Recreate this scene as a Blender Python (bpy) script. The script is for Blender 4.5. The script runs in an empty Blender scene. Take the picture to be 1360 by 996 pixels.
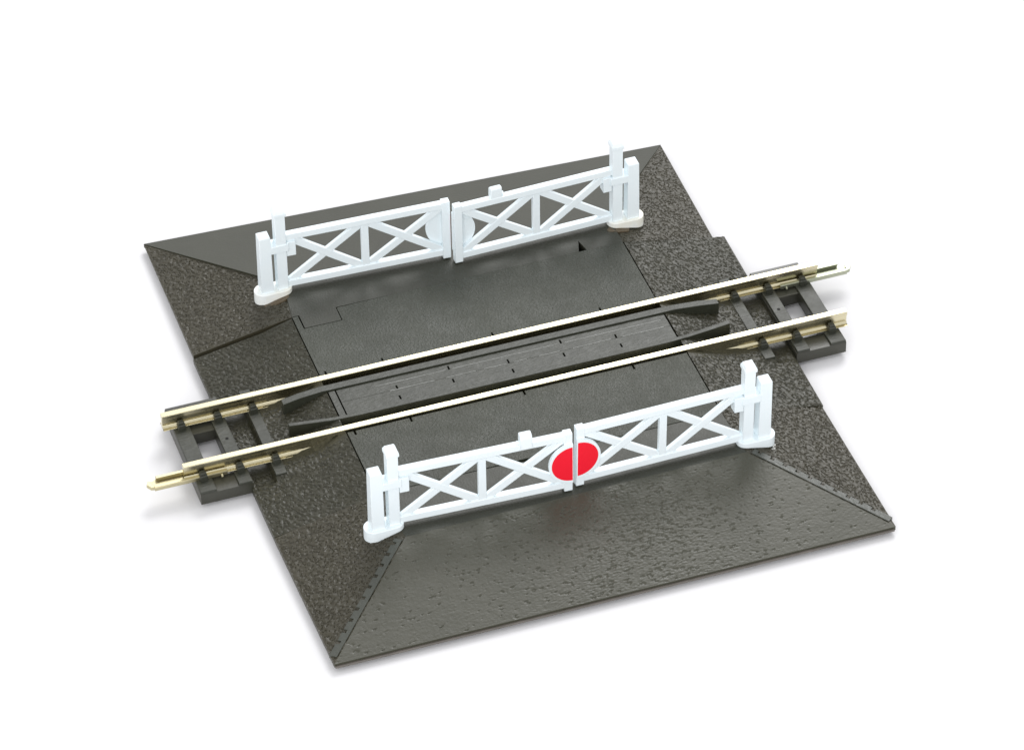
import bpy, bmesh, math, random
from mathutils import Vector, Matrix, noise

random.seed(7)
S = 0.001                      # the model is built in millimetres, the scene is in metres
scene = bpy.context.scene
COL = scene.collection
TABLE = -0.6                   # top of the white table, mm

# ------------------------------------------------------------------ materials
def principled(name, color, rough=0.45, metallic=0.0, spec=0.5):
    m = bpy.data.materials.new(name)
    m.use_nodes = True
    b = m.node_tree.nodes['Principled BSDF']
    b.inputs['Base Color'].default_value = (*color, 1)
    b.inputs['Roughness'].default_value = rough
    b.inputs['Metallic'].default_value = metallic
    b.inputs['Specular IOR Level'].default_value = spec
    return m, m.node_tree, b

def coords(nt, scale=(1, 1, 1)):
    tc = nt.nodes.new('ShaderNodeTexCoord')
    mp = nt.nodes.new('ShaderNodeMapping')
    mp.inputs['Scale'].default_value = tuple(1000 * s for s in scale)   # texture units are millimetres
    nt.links.new(tc.outputs['Object'], mp.inputs['Vector'])
    return mp.outputs['Vector']

def noise_tex(nt, vec, scale, detail=3, rough=0.6):
    n = nt.nodes.new('ShaderNodeTexNoise')
    n.inputs['Scale'].default_value = scale
    n.inputs['Detail'].default_value = detail
    n.inputs['Roughness'].default_value = rough
    nt.links.new(vec, n.inputs['Vector'])
    return n.outputs['Fac']

def ramp(nt, fac, stops):
    r = nt.nodes.new('ShaderNodeValToRGB')
    els = r.color_ramp.elements
    while len(els) < len(stops):
        els.new(0.5)
    for e, (p, c) in zip(els, stops):
        e.position = p
        e.color = (*c, 1) if len(c) == 3 else c
    nt.links.new(fac, r.inputs['Fac'])
    return r.outputs['Color']

def bump(nt, b, height, dist, strength=1.0):
    n = nt.nodes.new('ShaderNodeBump')
    n.inputs['Distance'].default_value = dist * S
    n.inputs['Strength'].default_value = strength
    nt.links.new(height, n.inputs['Height'])
    nt.links.new(n.outputs['Normal'], b.inputs['Normal'])
    return n

def plastic(name, c1, c2, rough, grain=6.0, gdist=0.03, blot=0.25, spec=0.5, r2=None, stretch=(1, 1, 1)):
    m, nt, b = principled(name, c1, rough, 0, spec)
    v = coords(nt)
    f = noise_tex(nt, v, blot, 4)
    nt.links.new(ramp(nt, f, [(0.3, c1), (0.7, c2)]), b.inputs['Base Color'])
    if r2 is not None:
        f2 = noise_tex(nt, v, blot * 2.3, 4)
        mr = nt.nodes.new('ShaderNodeMapRange')
        mr.inputs['From Min'].default_value = 0.3
        mr.inputs['From Max'].default_value = 0.7
        mr.inputs['To Min'].default_value = rough
        mr.inputs['To Max'].default_value = r2
        nt.links.new(f2, mr.inputs['Value'])
        nt.links.new(mr.outputs['Result'], b.inputs['Roughness'])
    g = noise_tex(nt, coords(nt, stretch), grain, 3)
    bump(nt, b, g, gdist)
    return m

M = {}
M['ballast'] = plastic('ballast_plastic', (0.035, 0.031, 0.018), (0.046, 0.041, 0.025), 0.36, 3.0, 0.05, 0.5, 0.42, 0.48)
M['shoulder'] = plastic('shoulder_plastic', (0.026, 0.025, 0.014), (0.036, 0.034, 0.020), 0.34, 3.0, 0.05, 0.5, 0.40, 0.46)
M['deck'] = plastic('deck_plastic', (0.025, 0.028, 0.017), (0.033, 0.036, 0.023), 0.36, 3.0, 0.17, 0.15, 0.55, 0.55)
M['landing'] = plastic('landing_plastic', (0.028, 0.029, 0.019), (0.036, 0.037, 0.026), 0.45, 4.0, 0.05, 0.2, 0.5, 0.54)
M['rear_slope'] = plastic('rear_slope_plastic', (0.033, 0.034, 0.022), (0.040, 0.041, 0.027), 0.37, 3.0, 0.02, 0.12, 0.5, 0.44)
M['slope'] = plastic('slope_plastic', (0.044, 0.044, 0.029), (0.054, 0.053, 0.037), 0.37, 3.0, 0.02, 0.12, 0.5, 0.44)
M['frame'] = plastic('frame_plastic', (0.032, 0.032, 0.023), (0.041, 0.041, 0.030), 0.32, 3.0, 0.015, 0.4, 0.5)
M['panel'] = plastic('panel_plastic', (0.024, 0.026, 0.017), (0.032, 0.034, 0.023), 0.38, 3.0, 0.06, 0.3, 0.5, 0.46, (0.4, 1.3, 1))
M['kerb'] = plastic('kerb_plastic', (0.046, 0.050, 0.040), (0.056, 0.060, 0.048), 0.30, 2.5, 0.05, 0.4, 0.5, 0.42)
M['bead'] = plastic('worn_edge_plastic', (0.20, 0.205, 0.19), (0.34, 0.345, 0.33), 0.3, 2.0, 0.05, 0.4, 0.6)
M['lip'] = plastic('lip_painted_reflection', (0.10, 0.09, 0.078), (0.14, 0.125, 0.11), 0.3, 3.0, 0.02, 0.4, 0.5)  # paler colour stands in for the white table reflected in the edge
M['black'] = plastic('black_plastic', (0.024, 0.022, 0.015), (0.031, 0.028, 0.020), 0.42, 4.0, 0.02, 0.3, 0.5, 0.5)
M['sleeper'] = plastic('sleeper_plastic', (0.027, 0.029, 0.020), (0.036, 0.038, 0.028), 0.40, 2.2, 0.06, 0.3, 0.5, 0.5, (0.4, 1.6, 1))
M['white'] = plastic('white_plastic', (0.83, 0.91, 0.945), (0.86, 0.925, 0.95), 0.36, 2.0, 0.01, 0.2, 0.4)
M['white_stained'] = plastic('white_plastic_with_glue', (0.88, 0.92, 0.93), (0.86, 0.84, 0.74), 0.42, 2.0, 0.03, 0.45, 0.4)
M['red'] = plastic('red_paint', (0.90, 0.010, 0.032), (0.88, 0.012, 0.030), 0.45, 3.0, 0.01, 0.3, 0.3)
M['hole'] = plastic('painted_hole_shade', (0.008, 0.008, 0.007), (0.010, 0.010, 0.009), 0.6, 3.0, 0.01, 0.3, 0.2)  # near-black colour stands in for the shade inside a hole

def metal(name, c, rough, st=(0.05, 1, 1)):
    m, nt, b = principled(name, c, rough, 1.0)
    v = coords(nt, st)
    f = noise_tex(nt, v, 4.0, 4)
    nt.links.new(ramp(nt, f, [(0.3, tuple(x * 0.86 for x in c)), (0.65, c)]), b.inputs['Base Color'])
    bump(nt, b, f, 0.004)
    return m
M['rail'] = metal('nickel_silver', (0.71, 0.65, 0.45), 0.24)
M['joiner'] = metal('joiner_brass', (0.62, 0.56, 0.36), 0.36, (0.3, 1, 1))
M['joiner2'] = metal('joiner_tarnished', (0.47, 0.49, 0.38), 0.40, (0.3, 1, 1))
m, nt, b = principled('dried_glue', (0.30, 0.30, 0.28), 0.12, 0, 0.6)
M['glue'] = m
m, nt, b = principled('brown_glue_stain', (0.10, 0.075, 0.045), 0.35, 0, 0.5)
bump(nt, b, noise_tex(nt, coords(nt), 2.5, 3), 0.06)
M['stain'] = m
m, nt, b = principled('white_table', (0.94, 0.94, 0.95), 0.8, 0, 0.1)
f = noise_tex(nt, coords(nt), 0.05, 3)
nt.links.new(ramp(nt, f, [(0.3, (0.765, 0.76, 0.77)), (0.7, (0.775, 0.77, 0.78))]), b.inputs['Base Color'])
M['table'] = m

# ------------------------------------------------------------------ builders
def link(name, bm, mat, parent=None, bevel=0.0, segs=2, smooth=True):
    bmesh.ops.scale(bm, vec=(S, S, S), verts=bm.verts)
    bmesh.ops.recalc_face_normals(bm, faces=bm.faces)
    me = bpy.data.meshes.new(name)
    bm.to_mesh(me)
    bm.free()
    me.materials.append(mat)
    o = bpy.data.objects.new(name, me)
    COL.objects.link(o)
    if parent is not None:
        o.parent = parent
    if bevel > 0:
        md = o.modifiers.new('bevel', 'BEVEL')
        md.width = bevel * S
        md.segments = segs
        md.limit_method = 'ANGLE'
        md.angle_limit = math.radians(35)
        md.harden_normals = False
    if smooth:
        me.polygons.foreach_set('use_smooth', [True] * len(me.polygons))
        try:
            me.set_sharp_from_angle(angle=math.radians(35))
        except Exception:
            pass
    return o

def empty(name, loc, label, cat, group=None, rotz=0.0):
    o = bpy.data.objects.new(name, None)
    o.empty_display_size = 0.005
    o.location = tuple(c * S for c in loc)
    o.rotation_euler = (0, 0, rotz)
    o['label'] = label
    o['category'] = cat
    if group:
        o['group'] = group
    COL.objects.link(o)
    return o

def box(bm, x0, x1, y0, y1, z0, z1, top=(0, 0)):
    """box; top = inset of the upper face in x and y"""
    tx, ty = top
    v = [bm.verts.new(p) for p in ((x0, y0, z0), (x1, y0, z0), (x1, y1, z0), (x0, y1, z0),
                                   (x0 + tx, y0 + ty, z1), (x1 - tx, y0 + ty, z1), (x1 - tx, y1 - ty, z1), (x0 + tx, y1 - ty, z1))]
    for f in ((3, 2, 1, 0), (4, 5, 6, 7), (0, 1, 5, 4), (1, 2, 6, 5), (2, 3, 7, 6), (3, 0, 4, 7)):
        bm.faces.new([v[i] for i in f])
    return v

def prism(bm, pts, z0, z1):
    """pts: (x, y) or (x, y, ztop)"""
    bot = [bm.verts.new((p[0], p[1], z0)) for p in pts]
    top = [bm.verts.new((p[0], p[1], p[2] if len(p) > 2 else z1)) for p in pts]
    n = len(pts)
    bm.faces.new(top)
    bm.faces.new(bot[::-1])
    for i in range(n):
        j = (i + 1) % n
        bm.faces.new([bot[i], bot[j], top[j], top[i]])

def profile_x(bm, prof, x0, x1):
    """extrude a (y, z) profile along x"""
    a = [bm.verts.new((x0, y, z)) for y, z in prof]
    b = [bm.verts.new((x1, y, z)) for y, z in prof]
    n = len(prof)
    bm.faces.new(a[::-1])
    bm.faces.new(b)
    for i in range(n):
        j = (i + 1) % n
        bm.faces.new([a[i], a[j], b[j], b[i]])

def notched(x0, x1, y0, y1, low=(), high=(), w=0.24, d=0.75):
    """rectangle outline with small slots cut into its low-y / high-y edges"""
    pts = [(x0, y0)]
    for x in sorted(low):
        pts += [(x - w / 2, y0), (x - w / 2, y0 + d), (x + w / 2, y0 + d), (x + w / 2, y0)]
    pts += [(x1, y0), (x1, y1)]
    for x in sorted(high, reverse=True):
        pts += [(x + w / 2, y1), (x + w / 2, y1 - d), (x - w / 2, y1 - d), (x - w / 2, y1)]
    pts.append((x0, y1))
    return pts

def sheet(bm, quad, step, zbot, disp, fade=0.5, base=None, fades=(1, 1, 1, 1)):
    """quad of four 3-D corners filled with a fine grid; disp(x, y, u, v) moves it along its normal;
    the rim is closed down to zbot.  base(x, y) overrides the height."""
    A, B, C, D = [Vector(q) for q in quad]
    nu = max(2, int(max((B - A).length, (C - D).length) / step))
    nv = max(2, int(max((D - A).length, (C - B).length) / step))
    nrm = (B - A).cross(D - A).normalized()
    if nrm.z < 0:
        nrm = -nrm
    lu = ((B - A).length + (C - D).length) / 2
    lv = ((D - A).length + (C - B).length) / 2
    grid = []
    for j in range(nv + 1):
        v = j / nv
        row = []
        for i in range(nu + 1):
            u = i / nu
            p = (A * (1 - u) + B * u) * (1 - v) + (D * (1 - u) + C * u) * v
            if base:
                p.z = base(p.x, p.y)
            e = min([q for q, on in ((v * lv, fades[0]), ((1 - u) * lu, fades[1]), ((1 - v) * lv, fades[2]), (u * lu, fades[3])) if on] + [9])
            k = min(1.0, e / fade)
            p = p + nrm * (disp(p.x, p.y) * k * k * (3 - 2 * k))
            row.append(bm.verts.new(p))
        grid.append(row)
    for j in range(nv):
        for i in range(nu):
            bm.faces.new([grid[j][i], grid[j][i + 1], grid[j + 1][i + 1], grid[j + 1][i]])
    rim = grid[0][:-1] + [r[-1] for r in grid[:-1]] + grid[-1][:0:-1] + [r[0] for r in grid[:0:-1]]
    low = [bm.verts.new((p.co.x, p.co.y, zbot)) for p in rim]
    n = len(rim)
    for i in range(n):
        j = (i + 1) % n
        bm.faces.new([rim[i], low[i], low[j], rim[j]])
    bm.faces.new(low)

def dimples(p, f, t, deep):
    n = noise.noise(p * f) + 0.5 * noise.noise(p * (f * 2.3) + Vector((7, 3, 1)))
    return -min(deep, max(0.0, n - t) * 1.3)

def ballast_h(x, y):
    """ballast moulding of the ramps: flat skin broken by many small dark pits"""
    p = Vector((x, y, 3.1))
    return dimples(p, 3.0, 0.16, 0.10) + 0.08 * noise.noise(p * 2.4 + Vector((1, 8, 3))) + 0.03

def ballast_streak(x, y):
    """ballast moulding of the middle piece, its pits drawn out down the slope"""
    p = Vector((x * 1.05 + 0.45 * y, y * 0.8, 1.7))
    k = min(1.0, max(0.15, (abs(abs(y) - 4.95) - 1.0) / 0.7))     # calmer where the rails pass
    return k * (dimples(p, 2.9, 0.16, 0.10) + 0.085 * noise.noise(p * 2.3 + Vector((1, 8, 3))) + 0.03)

def pits(x, y):
    """road slope with small scattered pits, densest in the middle"""
    q = Vector((x * 0.8 - 0.3 * y, y * 1.5, 0.3))
    dens = math.exp(-((x - 5) / 15.0) ** 2) * (0.75 + 0.5 * noise.noise(Vector((x * 0.12, y * 0.2, 5.5))))
    n = noise.noise(q * 2.0) + 0.4 * noise.noise(q * 4.6)
    t = 0.56 - 0.30 * dens
    h = 0.0
    if n > t:
        h -= min(0.085, (n - t) * 0.40)
    h += 0.008 * noise.noise(q * 1.4 + Vector((4, 4, 4))) + (0.008 + 0.03 * dens) * noise.noise(q * 3.3)
    return h

def smooth_h(x, y):
    return 0.015 * noise.noise(Vector((x * 0.5, y * 0.5, 2)))

RZ = 3.7                        # road surface height

# ------------------------------------------------------------------ table
bm = bmesh.new()
bmesh.ops.create_grid(bm, x_segments=2, y_segments=2, size=4000)
for v in bm.verts:
    v.co.z = TABLE
o = link('table', bm, M['table'])
o['kind'] = 'structure'
o['label'] = 'plain white table top under the level crossing'
o['category'] = 'table'

# ------------------------------------------------------------------ track section
track = empty('track_section', (0, 0, TABLE), 'dark plastic track section with road deck and two shiny metal rails', 'model track')
tr = bpy.data.objects.new('x', None)
bpy.data.objects.remove(tr)
def tpart(name, bm, mat, parent=track, bevel=0.0, **k):
    if parent is track:
        bmesh.ops.translate(bm, verts=bm.verts, vec=(0, 0, -TABLE))
    return link(name, bm, mat, parent, bevel, **k)

def shoulder_z(x, y):
    """falls away from the road edge; between the rails it is built up to the third sleeper, then drops"""
    a = abs(x)
    c = 22.8 if x < 0 else 21.8
    if a < 27:
        return RZ - (a - c) / (27 - c) * 1.25
    outer = 2.45 - (a - 27) / 9.0 * 1.75
    if a < 32.75:
        inner = 2.42 - (a - 27) / 5.75 * 0.68
    else:
        inner = max(0.85, 1.74 - (a - 32.75) * 4.0)
    k = min(1.0, max(0.0, abs(y) - 8.0))
    k = k * k * (3 - 2 * k)
    return inner * (1 - k) + outer * k

bm = bmesh.new()
sheet(bm, [(-35.8, -17.6, 0.7), (-22.9, -17.6, RZ), (-22.9, 17.55, RZ), (-36, 17.55, 0.7)], 0.09, 0.0, ballast_streak, 0.3, shoulder_z, (1, 0, 1, 1))
tpart('ballast_shoulder', bm, M['shoulder'])
bm = bmesh.new()
sheet(bm, [(21.9, -17.66, RZ), (35.35, -17.66, 0.7), (35.85, 17.75, 0.7), (21.9, 17.75, RZ)], 0.09, 0.0, ballast_streak, 0.3, shoulder_z, (0, 1, 0, 0))
tpart('ballast_shoulder', bm, M['shoulder'])

# hidden core that carries the piece on the table and closes the flangeways
bm = bmesh.new()
box(bm, -22.86, 21.86, -17.4, 17.4, TABLE, 2.1)
tpart('deck_base', bm, M['black'])

bm = bmesh.new()
rear = notched(-22.76, 21.76, 5.62, 17.72, low=(-21.93, -14.52, 0.02, 14.43))
# cut the recess that takes the tab of the rear ramp
rear = rear[:-2] + [(21.76, 17.80), (16.9, 17.79), (15.7, 17.79), (-8.0, 17.795), (-16.9, 17.68), (-16.9, 15.08), (-22.0, 15.08), (-22.02, 17.72), (-22.76, 17.72)]
prism(bm, rear, 2.0, RZ)
tpart('road_deck', bm, M['deck'], bevel=0.02)
bm = bmesh.new()
prism(bm, notched(-22.76, 21.76, -17.55, -5.58, high=(-21.84, -14.62, 0.13, 14.54)), 2.0, RZ)
tpart('road_deck', bm, M['deck'], bevel=0.05)

# planked panel between the rails: four planks with staggered butt joints
bm = bmesh.new()
for y0, y1, low, high, dz in ((1.44, 2.62, (-7.2, 7.6), (), 0.0), (0.06, 1.44, (-14.4, 0.2, 14.5), (), 0.03),
                              (-1.1, 0.06, (-7.4, 7.2), (), 0.01), (-2.50, -1.1, (), (-14.6, 0.2, 14.54), 0.035)):
    prism(bm, notched(-21.72, 21.68, y0, y1, low, high, 0.22, 0.75), 2.0, RZ - 0.06 + dz)
prism(bm, notched(-22.72, -21.9, -2.50, 2.62), 2.0, RZ - 0.02)
cp = tpart('centre_panel', bm, M['panel'], bevel=0.02)
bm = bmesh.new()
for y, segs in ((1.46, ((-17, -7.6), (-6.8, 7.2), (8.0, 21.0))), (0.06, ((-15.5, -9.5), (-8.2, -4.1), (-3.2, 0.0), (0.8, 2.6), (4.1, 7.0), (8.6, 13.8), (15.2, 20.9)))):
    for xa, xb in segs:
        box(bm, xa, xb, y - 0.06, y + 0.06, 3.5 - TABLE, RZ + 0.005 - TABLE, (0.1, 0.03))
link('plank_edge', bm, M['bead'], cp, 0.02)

# check rails with flared ends
def check_rail(ys):
    bm = bmesh.new()
    secs = ys
    prev = None
    for x, ya, yb, zb, zt in secs:
        ring = [bm.verts.new(p) for p in ((x, ya, zb), (x, yb, zb), (x, yb, zt), (x, ya, zt))]
        if prev:
            for i in range(4):
                j = (i + 1) % 4
                bm.faces.new([prev[i], prev[j], ring[j], ring[i]])
        else:
            bm.faces.new(ring[::-1])
        prev = ring
    bm.faces.new(prev)
    tpart('check_rail', bm, M['panel'], bevel=0.035)
ZT = 3.98
check_rail([(-28.7, 1.75, 2.75, 1.5, ZT - 0.05), (-26.5, 2.15, 3.15, 1.8, ZT), (-23.6, 2.5, 3.5, 2, ZT - 0.04), (-21.5, 2.56, 3.6, 2, ZT - 0.12),
            (20.5, 2.56, 3.6, 2, ZT - 0.12), (23.2, 2.5, 3.45, 2, ZT - 0.04), (26.4, 2.1, 3.1, 1.8, ZT), (28.9, 1.75, 2.7, 1.5, ZT - 0.05)])
check_rail([(-29.15, -2.25, -1.70, 1.5, ZT - 0.1), (-26.6, -2.62, -2.05, 1.8, ZT - 0.1), (-23.4, -2.95, -2.42, 2, ZT - 0.2), (-20, -3.0, -2.42, 2, ZT - 0.27),
            (20, -3.02, -2.42, 2, ZT - 0.27), (23.2, -2.98, -2.42, 2, ZT - 0.14), (26.2, -2.75, -2.1, 1.8, ZT - 0.04), (28.8, -2.4, -1.75, 1.5, ZT - 0.05)])

# rails
def rail(yc, sx, jm):
    bm = bmesh.new()
    half = [(0.84, 1.96), (0.84, 2.06), (0.74, 2.08), (0.72, 1.98), (0.60, 1.98), (0.58, 2.17), (0.38, 2.23), (0.25, 2.38), (0.27, 3.28), (0.43, 3.42), (0.43, 3.93), (0.38, 4.0)]
    prof = [(yc + a, z) for a, z in half] + [(yc - a, z) for a, z in half[::-1]]
    profile_x(bm, prof, -43.5, 43.5)
    r = tpart('rail', bm, M['rail'], bevel=0.015)
    # folded joiner slid on to the foot at one end; r's own frame is the track's
    bm = bmesh.new()
    e = 43.5
    def P(a, y):
        return (sx * a, yc + y)
    dz = -TABLE
    outline = [P(38.2, -0.96), P(e + 3.4, -0.96), P(e + 4.5, -0.35), P(e + 4.7, 0.1), P(e + 4.1, 0.55), P(e + 3.4, 0.96), P(38.2, 0.96)]
    prism(bm, outline, 1.84 + dz, 1.96 + dz)
    for s in (-1, 1):
        ext = 3.9 if s < 0 else 3.3
        a0, a1 = sorted((sx * 38.2, sx * (e + ext)))
        y0, y1 = sorted((yc + s * 0.88, yc + s * 1.0))
        box(bm, a0, a1, y0, y1, 1.84 + dz, 2.36 + dz)
        y0, y1 = sorted((yc + s * 0.56, yc + s * 1.0))
        box(bm, a0, a1, y0, y1, 2.36 + dz, 2.46 + dz)
    # pinched nose
    nose = [P(e + 3.3, -0.95), P(e + 4.3, -0.8), P(e + 4.7, -0.15), P(e + 4.4, 0.45), P(e + 4.0, 0.2), P(e + 3.9, -0.5), P(e + 3.3, -0.75)]
    prism(bm, nose, 1.9 + dz, 2.42 + dz)
    # crimp spur
    a0, a1 = sorted((sx * 39.1, sx * 38.8))
    box(bm, a0, a1, yc - 1.4, yc - 0.95, 1.95 + dz, 2.3 + dz, (0.05, 0.15))
    link('rail_joiner', bm, jm, r, 0.04)
    return r
rail(4.95, 1, M['joiner2'])
rail(-4.95, -1, M['joiner'])

# end frames and sleepers
def chair(bm, x, y, s, z0, dz=0.0):
    y0, y1 = sorted((y + s * 0.48, y + s * 1.40))
    box(bm, x - 0.5, x + 0.5, y0, y1, z0 + dz, 2.66 + dz, (0.04, 0.05))
    y0, y1 = sorted((y + s * 0.38, y + s * 1.15))
    box(bm, x - 0.40, x + 0.40, y0, y1, 2.64 + dz, 2.95 + dz, (0.07, 0.08))
def sleeper(x, w, z0, z1, yh):
    bm = bmesh.new()
    box(bm, x - w / 2, x + w / 2, -yh, yh, z0, z1, (0.04, 0.06))
    o = tpart('sleeper', bm, M['sleeper'], bevel=0.06)
    for yc in (4.95, -4.95):
        for s in (1, -1):
            bm = bmesh.new()
            chair(bm, x, yc, s, z1 - 0.05, -TABLE)
            link('rail_chair', bm, M['sleeper'], o, 0.07)
    return o
for sx in (-1, 1):
    bm = bmesh.new()
    X = lambda a: sx * a
    xa, xb = sorted((X(42.3), X(35.6)))
    ha, hb = sorted((X(40.2), X(37.4)))
    yh = 8.24
    # four bars round the opening butt into one frame
    box(bm, xa, xb, 2.75, yh, 0.0, 1.6)
    box(bm, xa, xb, -yh, -5.6, 0.0, 1.6)
    box(bm, xa, ha, -5.6, 2.75, 0.0, 1.6)
    box(bm, hb, xb, -5.6, 2.75, 0.0, 1.6)
    bmesh.ops.remove_doubles(bm, verts=bm.verts, dist=0.001)
    box(bm, xa + 0.02, xb - 0.02, 6.5, yh + 0.02, 1.5, 1.94, (0.05, 0.05))
    tpart('end_frame', bm, M['frame'], bevel=0.0)
    sleeper(sx * 41.25, 2.1, 1.59, 1.92, 8.24)
    s = sleeper(sx * 36.55, 1.75, 1.59, 1.92, 8.24)
    bm = bmesh.new()
    bmesh.ops.create_cone(bm, cap_ends=True, segments=20, radius1=0.22, radius2=0.22, depth=0.05,
                          matrix=Matrix.Translation((sx * 36.5, 0.3, 1.91 - TABLE)))
    link('pin_hole_disc', bm, M['hole'], s)  # solid dark disc on the sleeper, painted as a shaded pin hole
    sleeper(sx * 32.0, 1.5, 0.8, 2.0, 8.3)

# ------------------------------------------------------------------ ramps
def rpart(name, bm, mat, parent, bevel=0.0, **k):
    bmesh.ops.translate(bm, verts=bm.verts, vec=-Vector(parent['o']))
    return link(name, bm, mat, parent, bevel, **k)

def new_ramp(loc, label):
    o = empty('road_ramp', loc, label, 'ramp', 'road ramps either side of the track')
    o['o'] = loc
    return o

# front ramp
fr = new_ramp((0, -29, TABLE), 'dark plastic road ramp with pitted slope in front of the red disc gates')
FL, FR_ = (-35.36, -40.6, 0.55), (35.37, -40.88, 0.55)
TL, TR = (-21.8, -25.9, RZ), (22.0, -25.5, RZ)
IL, IR = (-35.8, -17.66, 0.68), (35.2, -17.66, 0.72)
CL, CR = (-22.76, -17.65, RZ), (21.8, -17.65, RZ)
bm = bmesh.new()
sheet(bm, [FL, FR_, TR, TL], 0.11, 0.0, pits, 0.4)
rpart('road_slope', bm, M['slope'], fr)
bm = bmesh.new()
land = [CL, (-13.5, -17.62), (-9, -17.66), (-6.0, -17.72), (-4.2, -17.98), (-2.9, -17.98), (-2.3, -17.66), (4, -17.62), CR, TR, TL]
prism(bm, [(p[0], p[1]) for p in land], 0.0, RZ)
rpart('landing', bm, M['landing'], fr, 0.04)
bm = bmesh.new()
sheet(bm, [FL, TL, CL, IL], 0.09, 0.0, ballast_h, 0.3)
rpart('side_slope', bm, M['ballast'], fr)
bm = bmesh.new()
sheet(bm, [FR_, IR, CR, TR], 0.09, 0.0, ballast_h, 0.3, None, (1, 0, 0, 1))
rpart('side_slope', bm, M['ballast'], fr)
# flat kerb strips with square sockets along the hips, on the side-slope side
def kerb(P, Q, side):
    P, Q = Vector(P), Vector(Q)
    d = (Q - P)
    ln = d.length
    d.normalize()
    n = Vector((-d.y, d.x, 0)).normalized() * side
    up = Vector((0, 0, 1))
    bm = bmesh.new()
    drop = Vector((0, 0, -0.13))                 # follows the fall of the side slope
    def pt(t, w, h):
        return P + d * t + n * w + drop * w + up * h
    a0, a1, w0, w1, h = 1.0, ln - 0.6, 0.15, 1.15, 0.15
    # strip outline with sockets bitten from its outer edge
    out = [pt(a0, w0, h), pt(a1, w0, h)]
    t = a1 - 0.8
    out.append(pt(a1, w1, h))
    while t > a0 + 1.2:
        for tt, ww in ((t + 0.25, w1), (t + 0.25, w1 - 0.5), (t - 0.25, w1 - 0.5), (t - 0.25, w1)):
            out.append(pt(tt, ww, h))
        t -= 1.75
    out.append(pt(a0, w1, h))
    top = [bm.verts.new(p) for p in out]
    bot = [bm.verts.new(p - up * 0.45) for p in out]
    bm.faces.new(top)
    bm.faces.new(bot[::-1])
    for i in range(len(out)):
        j = (i + 1) % len(out)
        bm.faces.new([bot[i], bot[j], top[j], top[i]])
    return bm
bm = bmesh.new()
prism(bm, [(-35.3, -40.86), (35.2, -41.13), (35.2, -40.7), (-35.3, -40.42)], 0.0, 0.26)
rpart('edge_lip', bm, M['lip'], fr, 0.05)
rpart('kerb_strip', kerb(FL, TL, 1), M['kerb'], fr, 0.03)
rpart('kerb_strip', kerb(FR_, TR, -1), M['kerb'], fr, 0.03)
bm = bmesh.new()
box(bm, -33, 33, -39, -18.5, TABLE, 0.2)
rpart('underside_rib', bm, M['black'], fr)
# smear of dried glue by the foot of the right-hand gate
bm = bmesh.new()
for i in range(14):
    t0 = -0.9 + i * 0.14
    r = 1.5 + 0.12 * math.sin(i * 1.7)
    x, y = 24.6 + r * math.cos(t0), -24.1 + r * math.sin(t0)
    z = RZ - (x - 21.9) * 0.225
    bmesh.ops.create_icosphere(bm, subdivisions=1, radius=0.17 + 0.05 * math.sin(i * 2.3),
                               matrix=Matrix.Translation((x, y, z + 0.02)) @ Matrix.Diagonal((1, 1, 0.55, 1)))
rpart('glue_smear', bm, M['glue'], fr)

# rear ramp, sitting a little askew
br = new_ramp((0, 29, TABLE), 'dark plastic road ramp with smooth slope behind the plain white gates')
BL, BR_ = (-35.76, 42.15, 0.6), (34.92, 38.98, 0.6)
TL, TR = (-21.9, 24.75, RZ), (21.8, 23.2, RZ)
IL, IR = (-35.85, 17.95, 0.95), (34.35, 17.9, 0.75)
CL, CR = (-22.76, 17.8, RZ), (21.75, 17.8, RZ)
bm = bmesh.new()
sheet(bm, [TL, TR, BR_, BL], 0.4, 0.0, smooth_h, 0.5)
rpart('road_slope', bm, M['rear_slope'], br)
bm = bmesh.new()
land = [CL, (-21.84, 17.8), (-21.84, 15.18), (-17.02, 15.16), (-17.0, 17.78), (-10.0, 17.78), (-8.5, 17.74), (15.75, 17.74), (16.45, 19.9), (16.85, 17.74), (21.5, 17.74), CR, TR, TL]
prism(bm, [(p[0], p[1]) for p in land], 1.0, RZ + 0.006)
rpart('landing', bm, M['landing'], br)
bm = bmesh.new()
sheet(bm, [(BL[0], BL[1], BL[2] - 0.08), IL, (CL[0], CL[1], RZ - 0.05), (TL[0], TL[1], RZ - 0.38)], 0.09, 0.35, ballast_h, 0.3)
rpart('side_slope', bm, M['ballast'], br)
bm = bmesh.new()
sheet(bm, [(BR_[0], BR_[1], BR_[2] - 0.08), (TR[0], TR[1], RZ - 0.32), (CR[0], CR[1], RZ - 0.03), IR], 0.09, 0.0, ballast_h, 0.3, None, (1, 1, 0, 1))
rpart('side_slope', bm, M['ballast'], br)
bm = bmesh.new()
box(bm, -32, 32, 18.2, 38, TABLE, 0.3)
rpart('underside_rib', bm, M['black'], br)
# brown stain left by glue at the feet of the rear gates
def stain(cx, cy, rx, ry, name):
    bm = bmesh.new()
    pts = []
    for i in range(28):
        a = i / 28 * math.tau
        k = 1 + 0.22 * noise.noise(Vector((math.cos(a) * 2 + cx, math.sin(a) * 2, 1)))
        x, y = cx + rx * k * math.cos(a), cy + ry * k * math.sin(a)
        zz = RZ + 0.02 if -22.76 < x < 21.75 else RZ + 0.02 - (abs(x) - 21.75) * 0.225
        pts.append((x, y, zz + 0.03))
    prism(bm, pts, 2.0, 0)
    rpart(name, bm, M['stain'], br)
stain(22.3, 20.6, 1.5, 0.75, 'glue_stain')
stain(-23.6, 22.0, 1.7, 0.7, 'glue_stain')

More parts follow.
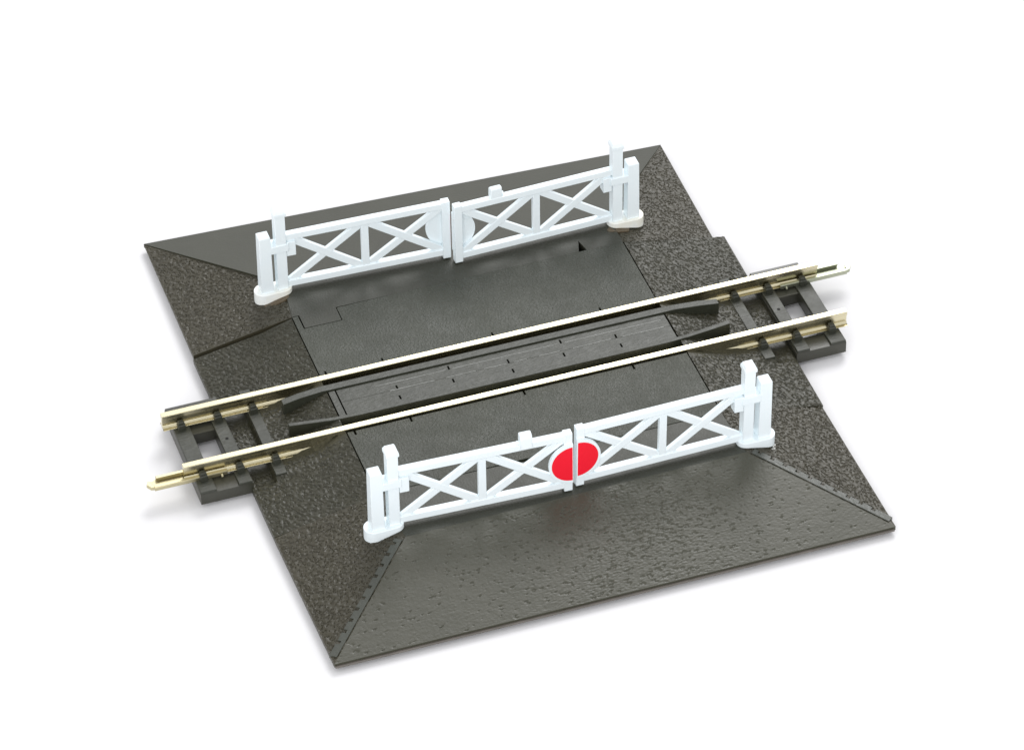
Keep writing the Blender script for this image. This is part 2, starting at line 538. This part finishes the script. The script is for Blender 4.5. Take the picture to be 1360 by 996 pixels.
# ------------------------------------------------------------------ gates
GATE_GROUP = 'white lattice crossing gates'
def brace(bm, u0, z0, u1, z1, w, v0, v1):
    d = Vector((u1 - u0, 0, z1 - z0)).normalized()
    n = Vector((-d.z, 0, d.x)) * (w / 2)
    a, b = Vector((u0, 0, z0)), Vector((u1, 0, z1))
    vs = []
    for v in (v0, v1):
        for p in (a - n, b - n, b + n, a + n):
            vs.append(bm.verts.new((p.x, v, p.z)))
    for f in ((0, 1, 2, 3), (7, 6, 5, 4), (0, 4, 5, 1), (1, 5, 6, 2), (2, 6, 7, 3), (3, 7, 4, 0)):
        bm.faces.new([vs[i] for i in f])

def make_gate(label, x, y, hand, outward, swing, lamp, base_drop, stained=False, lean=(0, 0), tall=0.0):
    """local frame: u along the leaf from the hinge post, v towards the approach road, z up from the road.
    hand = +1: leaf runs towards +x.  outward = -1: approach road lies towards -y."""
    g = empty('crossing_gate', (x, y, RZ), label, 'gate', GATE_GROUP)
    def put(name, bm, mat, bevel=0.06, parent=None, pivot=True):
        for vv in bm.verts:
            c = vv.co
            u, v = c.x, c.y
            if pivot:
                u, v = u * math.cos(swing) - v * math.sin(swing), u * math.sin(swing) + v * math.cos(swing)
            vv.co = Vector((hand * u + lean[0] * c.z, outward * v + lean[1] * c.z, c.z))
        return link(name, bm, mat, parent or g, bevel)
    W = M['white']
    # foot
    bm = bmesh.new()
    pts = []
    r = 1.28
    for i in range(13):
        a = math.pi / 2 + math.pi * i / 12
        pts.append((-2.45 + r * math.cos(a), r * math.sin(a)))
    for i in range(13):
        a = -math.pi / 2 + math.pi * i / 12
        pts.append((0.1 + r * 0.9 * math.cos(a), r * 0.95 * math.sin(a)))
    prism(bm, pts, -base_drop, 0.72)
    for vv in bm.verts:
        if vv.co.z < 0:
            k = min(1.0, max(0.0, (vv.co.x + 4.0) / 4.3))
            vv.co.z = -base_drop * (1 - k) - 0.03 * k
    put('foot', bm, M['white_stained'] if stained else W, 0.08, pivot=False)
    # stop post
    bm = bmesh.new()
    box(bm, -2.95, -1.3, -0.85, 0.85, 0.7, 9.45, (0.08, 0.05))
    box(bm, -2.87, -1.38, -0.8, 0.8, 9.45, 9.65, (0.25, 0.3))
    put('stop_post', bm, W, 0.06, pivot=False)
    # hinge post with cap
    bm = bmesh.new()
    box(bm, -0.68, 0.68, -0.7, 0.7, 0.7, 11.6 + tall)
    hp = put('hinge_post', bm, W, 0.06, pivot=False)
    bm = bmesh.new()
    box(bm, -0.80, 0.80, -0.86, 0.86, 11.6 + tall, 12.05 + tall)
    box(bm, -0.80, 0.80, -0.86, 0.86, 12.05 + tall, 12.5 + tall, (0.22, 0.24))
    put('post_cap', bm, W, 0.04, hp, pivot=False)
    # strap joining the two posts
    bm = bmesh.new()
    box(bm, -1.4, 0.95, -0.82, 0.92, 6.75, 7.85)
    put('hinge_strap', bm, W, 0.06, pivot=False)
    bm = bmesh.new()
    box(bm, 0.75, 1.95, -0.55, 0.72, 5.75, 7.95)
    put('hinge_block', bm, W, 0.06)
    # leaf
    bm = bmesh.new()
    box(bm, 0.6, 21.4, -0.42, 0.46, 8.2, 9.12)
    put('top_rail', bm, W, 0.07)
    bm = bmesh.new()
    box(bm, 0.6, 21.4, -0.42, 0.46, 0.68, 1.62)
    put('bottom_rail', bm, W, 0.07)
    bm = bmesh.new()
    box(bm, 10.6, 11.55, -0.30, 0.36, 1.55, 8.33)
    put('middle_post', bm, W, 0.05)
    bm = bmesh.new()
    box(bm, 21.25, 22.3, -0.48, 0.50, 0.2, 9.3)
    put('end_post', bm, W, 0.06)
    for (ua, ub, za, zb, va, vb) in ((0.9, 11.0, 8.55, 1.2, -0.24, 0.30), (0.9, 11.0, 1.3, 8.6, -0.21, 0.27),
                                     (11.1, 21.6, 8.6, 1.2, -0.24, 0.30), (11.1, 21.6, 1.3, 8.6, -0.21, 0.27)):
        bm = bmesh.new()
        brace(bm, ua, za, ub, zb, 1.04, va, vb)
        put('brace', bm, W, 0.1)
    # half of the target disc on the road side
    def half_disc(rad, v0, v1, edge):
        bm = bmesh.new()
        pts = []
        for i in range(33):
            a = math.pi / 2 + math.pi * i / 32
            pts.append((edge + rad * math.cos(a), 4.72 + rad * math.sin(a)))
        lo = [bm.verts.new((u, v0, z)) for u, z in pts]
        hi = [bm.verts.new((u, v1, z)) for u, z in pts]
        bm.faces.new(lo)
        bm.faces.new(hi[::-1])
        for i in range(33):
            j = (i + 1) % 33
            bm.faces.new([lo[i], hi[i], hi[j], lo[j]])
        return bm
    d = put('target_disc', half_disc(3.05, 0.30, 0.76, 22.32), W, 0.03)
    put('red_face', half_disc(2.62, 0.70, 0.79, 22.22), M['red'], 0.0, d)
    if lamp:
        bm = bmesh.new()
        prof = [(-0.40, 8.5), (0.74, 8.5), (0.74, 10.2), (0.4, 10.55), (-0.1, 10.65), (-0.35, 10.5)]
        a = [bm.verts.new((15.75, v, z)) for v, z in prof]
        b = [bm.verts.new((17.25, v, z)) for v, z in prof]
        bm.faces.new(a)
        bm.faces.new(b[::-1])
        for i in range(len(prof)):
            j = (i + 1) % len(prof)
            bm.faces.new([a[i], b[i], b[j], a[j]])
        lo = put('lamp', bm, W, 0.12)
        bm = bmesh.new()
        bmesh.ops.create_cone(bm, cap_ends=True, segments=16, radius1=0.3, radius2=0.22, depth=0.4,
                              matrix=Matrix.Translation((15.65, 0.15, 9.3)) @ Matrix.Rotation(math.pi / 2, 4, 'Y'))
        put('lamp_lens', bm, W, 0.04, lo)
    return g

R = math.radians
make_gate('white lattice gate with left half of red disc and small lamp on top', -22.55, -23.62, 1, -1, R(2.4), True, 1.25)
make_gate('white lattice gate with right half of red disc and no lamp', 22.6, -23.72, -1, -1, R(0.9), False, 1.0, lean=(0.012, 0))
make_gate('white lattice gate on rear ramp without lamp, plain white back showing', -22.36, 23.35, 1, 1, R(-2.1), False, 1.1, True, tall=0.8)
make_gate('white lattice gate on rear ramp with small lamp on top, plain white back showing', 22.32, 21.85, -1, 1, R(-1.8), True, 1.0, True, tall=0.8)

# ------------------------------------------------------------------ camera
cam = bpy.data.cameras.new('camera')
cam.sensor_width = 36
cam.lens = 5.78856676 * 1000 / 1360 * 36
cam.clip_start = 0.01
cam.clip_end = 50
co = bpy.data.objects.new('camera', cam)
co.rotation_mode = 'XYZ'
co.rotation_euler = (0.85945336, 0.01289526, -0.33108554)
rot = co.rotation_euler.to_matrix()
co.location = (Vector((1.13740872, 1.82794143, 0)) + rot @ Vector((0, 0, 548.255532))) * S
COL.objects.link(co)
scene.camera = co

# ------------------------------------------------------------------ light: white studio with one large softbox behind to the right, plus an added front fill
w = bpy.data.worlds.new('World')
scene.world = w
w.use_nodes = True
bg = w.node_tree.nodes['Background']
bg.inputs['Color'].default_value = (0.98, 0.985, 1.0, 1)
bg.inputs['Strength'].default_value = 0.95
def softbox(name, loc, size, power, color=(1, 1, 1)):
    l = bpy.data.lights.new(name, 'AREA')
    l.shape = 'RECTANGLE'
    l.size, l.size_y = size
    l.energy = power
    l.color = color
    o = bpy.data.objects.new(name, l)
    o.location = loc
    o.rotation_euler = (Vector((0, 0, 0)) - Vector(loc)).to_track_quat('-Z', 'Y').to_euler()
    COL.objects.link(o)
    return o
softbox('softbox_key', (0.42, 0.62, 0.78), (0.5, 0.46), 6.5)
softbox('added_front_fill', (-0.45, -0.85, 0.45), (0.6, 0.6), 4.0)  # added lamp, put in to brighten the gate faces
vs = scene.view_settings
vs.view_transform = 'Standard'
vs.look = 'None'
vs.exposure = 0.0
vs.gamma = 1.0
